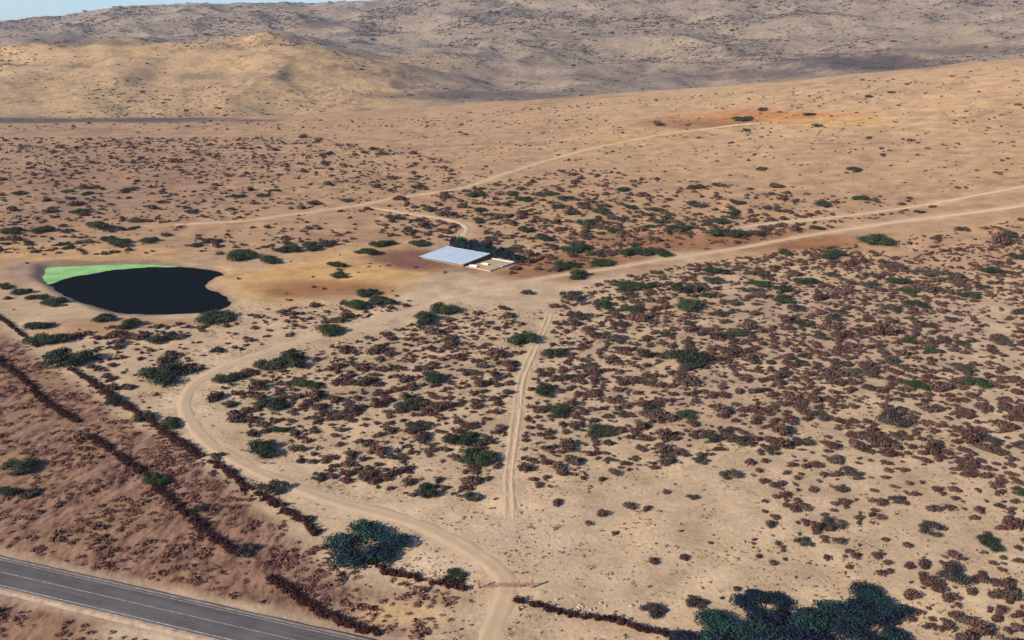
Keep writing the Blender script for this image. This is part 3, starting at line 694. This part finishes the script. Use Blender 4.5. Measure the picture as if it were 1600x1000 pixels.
for i in range(8):
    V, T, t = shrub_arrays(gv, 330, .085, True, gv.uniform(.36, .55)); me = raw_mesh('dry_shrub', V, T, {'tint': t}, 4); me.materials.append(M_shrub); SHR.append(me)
for q, i in enumerate(top):
    o = bpy.data.objects.new('dry_shrub', SHR[q % 8]); link(o); x, y, r, zi = S[i]
    o.location = (x, y, zS[i] - .05); o.rotation_euler = (0, 0, random.uniform(0, 6.28)); o.scale = (r * random.uniform(.9, 1.3), r * random.uniform(.8, 1.1), r * random.uniform(.75, 1.15))
    nm = ZONES[int(zi)][0]
    wz = u[i]; side = ''
    tag(o, f'low reddish-brown dry shrub on the {nm}' if zi == 0 else f'low reddish-brown dry shrub in the {nm}', 'shrub', f'brown shrubs, {nm}')
def stuff(name, XY, rad, zb, mat, variants, label, cat, hsc=(.8, 1.15), fine=None, nfine=0):
    nc = len(variants); variants = variants + (fine or []); nvar = len(variants); Vs, Ts, ts, o = [], [], [], 0; g = np.random.default_rng(5); which = g.integers(0, nc, len(XY))
    if fine: which[:nfine] = nc + g.integers(0, len(fine), nfine)
    for k in range(nvar):
        m = which == k; n = m.sum(); V, T, t = variants[k]
        a = g.uniform(0, 6.283, n); c, s_ = np.cos(a), np.sin(a); sx = rad[m] * g.uniform(.85, 1.3, n); sy = rad[m] * g.uniform(.8, 1.1, n); sz = rad[m] * g.uniform(hsc[0], hsc[1], n)
        x = V[None, :, 0] * sx[:, None]; y = V[None, :, 1] * sy[:, None]
        P = np.stack([x * c[:, None] - y * s_[:, None] + XY[m, 0][:, None], x * s_[:, None] + y * c[:, None] + XY[m, 1][:, None], V[None, :, 2] * sz[:, None] + zb[m][:, None] - .06], -1)
        Vs.append(P.reshape(-1, 3)); Ts.append((T[None] + (np.arange(n) * len(V))[:, None, None]).reshape(-1, 4) + o); o += n * len(V)
        ts.append((t[None] * .65 + g.uniform(0, .35, n)[:, None]).ravel())
    me = raw_mesh(name, np.concatenate(Vs), np.concatenate(Ts), {'tint': np.concatenate(ts)}, 4)
    return tag(obj(name, me, mat), label, cat, kind='stuff')
lo = [shrub_arrays(gv, 70, .14, True, .42, 3) for _ in range(6)]
nearm = np.hypot(S[rest, 0], S[rest, 1]) < 520
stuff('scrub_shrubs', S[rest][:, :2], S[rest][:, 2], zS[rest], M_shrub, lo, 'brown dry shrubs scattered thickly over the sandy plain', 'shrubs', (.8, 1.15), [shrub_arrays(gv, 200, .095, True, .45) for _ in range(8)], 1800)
print('shrubs', len(S), 'rest', len(rest))

# rough red scrub between the hedge rows and the asphalt road
n = 14000; x = rng.uniform(-170, 0, n * 2); y = rng.uniform(95, 420, n * 2)
z = tz(x, y); u_, v_ = proj(x, y, z); ru2, rv2 = road_uv(x, y)
k = inside(x, y, rp) & (np.abs(rv2) > 7.5) & (v_ < 1060) & (u_ > -160) & (rng.uniform(0, 1, len(x)) < .15 + .95 * sst(.38, .6, fbm(x / 9, y / 9, 3, 51)))
x, y, z = x[k], y[k], z[k]; print('red scrub', len(x))
lo2 = [shrub_arrays(gv, 40, .2, False, .5, 4) for _ in range(5)]
stuff('ground_scrub', np.stack([x, y], 1), np.exp(rng.normal(-.1, .35, len(x))), z, M_scrubred, lo2, 'rough reddish brushwood and dead grass between hedge row and asphalt road', 'scrub', (.45, .8))

# dry grass tufts on the bare sand of the foreground
n = 26000; x = rng.uniform(-110, 130, n); y = rng.uniform(100, 330, n); z = tz(x, y); ru2, rv2 = road_uv(x, y)
k = (~inside(x, y, rp)) & (np.abs(rv2) > 6) & (dist_poly(x, y, TL['main'][::5, :2]) > 3) & (dist_poly(x, y, TL['wheel'][::5, :2]) > 1.6) & (rng.uniform(0, 1, n) < .12 + .88 * sst(.42, .62, fbm(x / 7, y / 7, 3, 71))) & (pond_sd(x, y) > 2)
x, y, z = x[k], y[k], z[k]; gt = np.random.default_rng(12)
M_straw = foliage_material('dry_grass', srgb(92, 68, 48, 1.0), srgb(168, 136, 98, 1.0))
tf = [leaf_cloud([(0, 0, .2, .7, .7, .5)], 9, .38, gt, up=0.0) for _ in range(5)]
stuff('dry_grass', np.stack([x, y], 1), .34 * np.exp(rng.normal(0, .35, len(x))), z + .04, M_straw, tf, 'small tufts of dry straw-coloured grass on the bare sandy ground', 'grass', (.6, 1.0))

# bushes on the far hills
n = 150000; a = rng.uniform(math.radians(-34), math.radians(34), n); r = np.sqrt(rng.uniform(1550 ** 2, 5300 ** 2, n)); x = r * np.sin(a); y = r * np.cos(a)
keepf = rng.uniform(0, 1, n) < .14 + .86 * sst(.50, .62, fbm(x / 190, y / 190, 5, 61))
x, y = x[keepf], y[keepf]; z = tz(x, y)
gh = np.random.default_rng(9); hv = []
for i in range(5):
    bl = [(gh.normal() * .35, gh.normal() * .35, .2, gh.uniform(.4, .7), gh.uniform(.4, .7), gh.uniform(.3, .5)) for _ in range(3)]
    V, T = core_blobs(bl, gh, 1.0, 6, 3); hv.append((V, T, gh.uniform(0, 1, len(V))))
print('hill bushes', len(x))
stuff('hillside_bushes', np.stack([x, y], 1), (1.8 + 2.4 * sst(1600, 4500, np.hypot(x, y))) * np.exp(rng.normal(0, .45, len(x))), z, M_hill, hv, 'dark bushes speckling the distant hillsides', 'bushes', (.35, .7))

# ------------------------------------------------------------------ hedge rows of dark brush
HEDGES = [
 ([(-140, 398), (-60, 455), (0, 497), (30, 520), (60, 542)], 1.4, 'thin dark maroon brush row at the left edge above the two big trees'),
 ([(112, 578), (150, 602), (178, 622), (210, 643), (236, 660), (275, 690), (310, 712), (350, 735), (385, 762), (425, 785), (460, 806), (500, 838)], 1.9, 'long dark maroon brush row running beside the curved dirt road'),
 ([(570, 872), (600, 893), (640, 903), (690, 914), (722, 921)], 1.5, 'dark brush row from the large leafy tree towards the farm gate'),
 ([(806, 941), (850, 951), (900, 964), (950, 970), (1000, 984), (1040, 993), (1100, 1010)], 1.15, 'dark brush row right of the gate leading to the big tree clump'),
 ([(-60, 530), (0, 567), (40, 596), (70, 628), (120, 660)], 1.8, 'broken dark brush row in the red scrub, upper left piece'),
 ([(140, 682), (185, 712), (225, 742), (258, 775), (300, 812), (345, 850), (385, 868)], 1.7, 'broken dark brush row in the red scrub, middle piece'),
 ([(420, 905), (450, 925), (480, 945), (520, 966), (550, 980), (585, 992)], 1.7, 'dark brush row nearest the asphalt road at the bottom'),
]
for pl, wd, lab in HEDGES:
    L = smooth_line(pts_of(pl), 1.0); g = np.random.default_rng(len(L)); bl = []
    for p in L:
        if g.uniform() < .10: continue
        wv_ = .55 + 1.1 * float(fbm(p[0] / 6 + 3, p[1] / 6, 3, 15))
        for _ in range(2):
            r = wd * .52 * wv_ * g.uniform(.5, 1.35); bl.append((p[0] + g.normal() * wd * .24, p[1] + g.normal() * wd * .24, float(tz(p[0], p[1])) + .25, r, r, g.uniform(.5, 1.0)))
    V, T, t = merge(leaf_cloud(bl, len(bl) * 34, .17, g, up=-.1), core_blobs(bl, g, .65, 6, 3))
    zb = tz(V[:, 0], V[:, 1]); V[:, 2] = np.maximum(V[:, 2], zb - .1)
    c0 = V.mean(0); c0[2] = zb.mean(); me = raw_mesh('brush_row', V - c0, T, {'tint': t}, 4)
    o = obj('brush_row', me, M_hedge); o.location = c0; tag(o, lab, 'hedge', 'dark brush rows along the old fence lines')

# ------------------------------------------------------------------ shed, yard and a dark tree row standing in for the shed's shadow
def metal_roof():
    m, n, b = material('roof_sheet'); co = n.nodes.new('ShaderNodeTexCoord').outputs['Object']
    wv = n.nodes.new('ShaderNodeTexWave'); wv.bands_direction = 'X'; wv.inputs['Scale'].default_value = 1.6; wv.inputs['Distortion'].default_value = 0; n.links.new(co, wv.inputs[0])
    f = noise(n, co, .25, 4); c = mix(n, ramp(n, f, .35, .7), srgb(180, 190, 198, .68), srgb(196, 204, 210, .68)); c = mix(n, math_(n, 'MULTIPLY', wv.outputs[1], .03), c, srgb(130, 150, 178, .62))
    n.links.new(c, b.inputs['Base Color']); b.inputs['Roughness'].default_value = .6; b.inputs['Specular IOR Level'].default_value = .2
    bp = n.nodes.new('ShaderNodeBump'); bp.inputs['Distance'].default_value = .008; n.links.new(wv.outputs[1], bp.inputs['Height']); n.links.new(bp.outputs[0], b.inputs['Normal'])
    return m
Lc, Tc, Rc = hit(634, 400), hit(698, 392), hit(800, 411)
ax = (Rc - Tc)[:2]; LEN = np.linalg.norm(ax); ax /= LEN; ay = np.array([-ax[1], ax[0]])
if ay @ (Tc - Lc)[:2] < 0: ay = -ay
WID = float(ay @ (Tc - Lc)[:2]); WID = max(WID, 14)
org = Tc[:2] - ay * WID; zs = float(tz(org[0], org[1]))
ROOFL = LEN * .66
print('shed', LEN, WID, ROOFL)
ang = math.atan2(ax[1], ax[0])
shed = bpy.data.objects.new('shed', None); link(shed); shed.location = (org[0], org[1], zs); shed.rotation_euler = (0, 0, ang)
tag(shed, 'long farm shed with pale blue sheet roof on the straw-coloured field', 'shed')
M_wall = plain_material('shed_wall', srgb(120, 84, 64, .7), srgb(160, 120, 92, .7), .8); M_roof = metal_roof(); M_conc = plain_material('pale_concrete', srgb(176, 142, 104, KA), srgb(204, 176, 140, KA), .4)
M_white = plain_material('white_wash', (.36, .32, .27), (.52, .48, .42), 1.0); M_door = plain_material('door_steel', (.08, .09, .1), (.16, .15, .14), 1.0)
hf, hb = 1.2, 2.2
V, T = box_arr(.4, ROOFL - .4, .4, WID - .4, -.4, hf); V[6:8, 2] = hb - .12; V[4:6, 2] = hf - .1
obj('wall', raw_mesh('wall', V, T, None, 4), M_wall, shed)
V, T = box_arr(-.3, ROOFL + .3, -.5, WID + .4, 0, .14); V[:, 2] += hf + (hb - hf) * (V[:, 1] / WID)
obj('roof', raw_mesh('roof', V, T, None, 4), M_roof, shed)
V, T = box_arr(-.35, ROOFL + .35, WID + .402, WID + .55, hb - .15, hb + .22); obj('ridge_capping', raw_mesh('ridge_capping', V, T, None, 4), M_roof, shed)
for k in range(4):
    x0 = 3 + k * (ROOFL - 6) / 4; V, T = box_arr(x0, x0 + 2.6, .33, .397, -.2, .95); obj('door', raw_mesh('door', V, T, None, 4), M_door, shed)
yd = obj('concrete_yard', raw_mesh('concrete_yard', *box_arr(ROOFL + .5, LEN + 1, 1.0, WID, -.5, .16), None, 4), M_conc); yd.location = shed.location; yd.rotation_euler = shed.rotation_euler; tag(yd, kind='structure')
def rectobj(name, dims, mat, label, cat, zoff=0):
    parts = [box_arr(*d) for d in dims]; V, T = join(parts); o = obj(name, raw_mesh(name, V, T, None, 4), mat)
    c, s_ = math.cos(ang), math.sin(ang); cx, cy = V[:, 0].mean(), V[:, 1].min()
    V2 = V - np.array([cx, cy, 0]); o.data.vertices.foreach_set('co', V2.astype(np.float32).ravel())
    o.location = (org[0] + cx * c - cy * s_, org[1] + cx * s_ + cy * c, zs + zoff); o.rotation_euler = (0, 0, ang); return tag(o, label, cat)
rectobj('yard_wall', [(ROOFL + .6, LEN + 1.2, WID + .05, WID + .45, -.3, .6), (LEN + .8, LEN + 1.2, WID * .5, WID + .04, -.3, .5)], M_white, 'low white wall closing the far side of the yard at the shed', 'wall')
rectobj('feed_trough', [(ROOFL + 1.8, ROOFL + 5.5, 2.0, 2.3, .16, .75), (ROOFL + 1.8, ROOFL + 5.5, 3.3, 3.6, .16, .75), (ROOFL + 1.5, ROOFL + 1.79, 2.0, 3.6, .16, .75), (ROOFL + 5.51, ROOFL + 5.8, 2.0, 3.6, .16, .75), (ROOFL + 1.8, ROOFL + 5.5, 2.31, 3.29, .16, .35)], M_white, 'long white trough at the near side of the shed yard', 'trough')
rectobj('feed_trough', [(ROOFL + 4, ROOFL + 7.2, 8.0, 8.3, .16, .7), (ROOFL + 4, ROOFL + 7.2, 9.2, 9.5, .16, .7), (ROOFL + 3.7, ROOFL + 3.99, 8, 9.5, .16, .7), (ROOFL + 7.21, ROOFL + 7.5, 8, 9.5, .16, .7), (ROOFL + 4, ROOFL + 7.2, 8.31, 9.19, .16, .3)], M_white, 'short white trough in the middle of the shed yard', 'trough')
c, s_ = math.cos(ang), math.sin(ang)
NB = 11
for k in range(NB):  # made-up trees, tall and dark, in place of the shed's cast shadow
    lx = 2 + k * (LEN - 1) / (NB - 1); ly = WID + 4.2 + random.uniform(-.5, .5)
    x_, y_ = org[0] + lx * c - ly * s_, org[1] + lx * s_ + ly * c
    place_tree('teal', k, x_, y_, 7.6 + random.uniform(-.6, 1), f'dark tree, {ORD[k]} of the tight row added behind the shed as shadow', 'tree', 'dark trees added as shadow behind the shed', hs=4.0 - .22 * k)

# ------------------------------------------------------------------ farm gate on the entrance track, rocks
M_rust = plain_material('rusty_steel', (.20, .07, .04), (.32, .13, .08), 3); M_post = plain_material('gate_post', (.16, .08, .06), (.28, .16, .12), 3)
g0, g1 = hit(748, 919), hit(832, 918); gd = (g1 - g0)[:2]; gl = np.linalg.norm(gd); ga = math.atan2(gd[1], gd[0])
gate = bpy.data.objects.new('farm_gate', None); link(gate); gate.location = (g0[0], g0[1], float(tz(g0[0], g0[1]))); gate.rotation_euler = (0, 0, ga)
tag(gate, 'rusty red double farm gate across the entrance track at the bottom', 'gate')
for a, b in ((.2, gl / 2 - .1), (gl / 2 + .1, gl - .2)):
    ps = [tube([(a, 0, z_), (b, 0, z_)], [.045, .045], 6) for z_ in (.25, .7, 1.15)] + [tube([(x_, 0, .2), (x_, 0, 1.22)], [.06, .06], 6) for x_ in (a, (a + b) / 2, b)] + [tube([(a, .03, .22), (b, .03, 1.2)], [.04, .04], 6)]
    V, T = join(ps); obj('gate_leaf', raw_mesh('gate_leaf', V, T, None, 4), M_rust, gate)
for x_ in (0, gl):
    V, T = join([box_arr(x_ - .17, x_ + .17, -.17, .17, -.3, 1.55), box_arr(x_ - .21, x_ + .21, -.21, .21, 1.552, 1.65)]); obj('gate_post', raw_mesh('gate_post', V, T, None, 4), M_post, gate)
M_rock = plain_material('pale_rock', srgb(160, 138, 112, KA), srgb(206, 186, 158, KA), 2)
def rock_mesh(seed):
    import bmesh
    g = random.Random(seed); bm = bmesh.new(); bmesh.ops.create_icosphere(bm, subdivisions=2, radius=1)
    for v_ in bm.verts:
        p = v_.co; q = float(fbm(np.array([p.x * 1.3 + seed]), np.array([p.y * 1.3 + p.z * 1.7]), 3, seed)[0]); v_.co = p * (.65 + .7 * q); v_.co.z *= .6
    me = bpy.data.meshes.new('pale_rock'); bm.to_mesh(me); bm.free(); me.materials.append(M_rock); return me
RM = [rock_mesh(s_) for s_ in range(5)]
for cx, cy, rx, ry, n, lab, grp in ((905, 950, 75, 16, 26, 'pale rock strewn above the brush row right of the gate', 'pale rocks right of the gate'),
                          (665, 893, 50, 9, 20, 'pale rock strewn between the large leafy tree and the gate', 'pale rocks left of the gate'),
                          (850, 838, 40, 14, 16, 'pale stone on the bare ground where the two tracks meet', 'pale stones at the track junction')):
    for k in range(n):
        p = hit(cx + random.gauss(0, .5) * rx, cy + random.gauss(0, .5) * ry); o = bpy.data.objects.new('rock', RM[k % 5]); link(o)
        r = random.uniform(.12, .42) * (1 if n > 16 else .7); o.location = (p[0], p[1], p[2] + r * .15); o.rotation_euler = (0, 0, random.uniform(0, 6.28)); o.scale = (r * random.uniform(.8, 1.5), r, r * random.uniform(.6, 1)); tag(o, lab, 'rock', grp)

# ------------------------------------------------------------------ haze
V, T = box_arr(-8900, 8900, -8900, 8900, -260, 800)
V[:, 2] = np.where(V[:, 2] < 0, float(Z[(R < 14000)].min()) - 1, max(float(Z.max()), H) + 30)
hm = bpy.data.materials.new('haze'); hm.use_nodes = True; hn = hm.node_tree
for x_ in list(hn.nodes):
    if x_.type == 'BSDF_PRINCIPLED': hn.nodes.remove(x_)
vol = hn.nodes.new('ShaderNodeVolumePrincipled'); vol.inputs['Color'].default_value = (.95, .93, .95, 1); vol.inputs['Density'].default_value = 3.0e-5; vol.inputs['Anisotropy'].default_value = .2
hn.links.new(vol.outputs[0], hn.nodes['Material Output'].inputs['Volume'])
hz = obj('haze', raw_mesh('haze', V, T, None, 4), hm); tag(hz, 'thin pale haze over the distant hills', 'haze', kind='stuff')
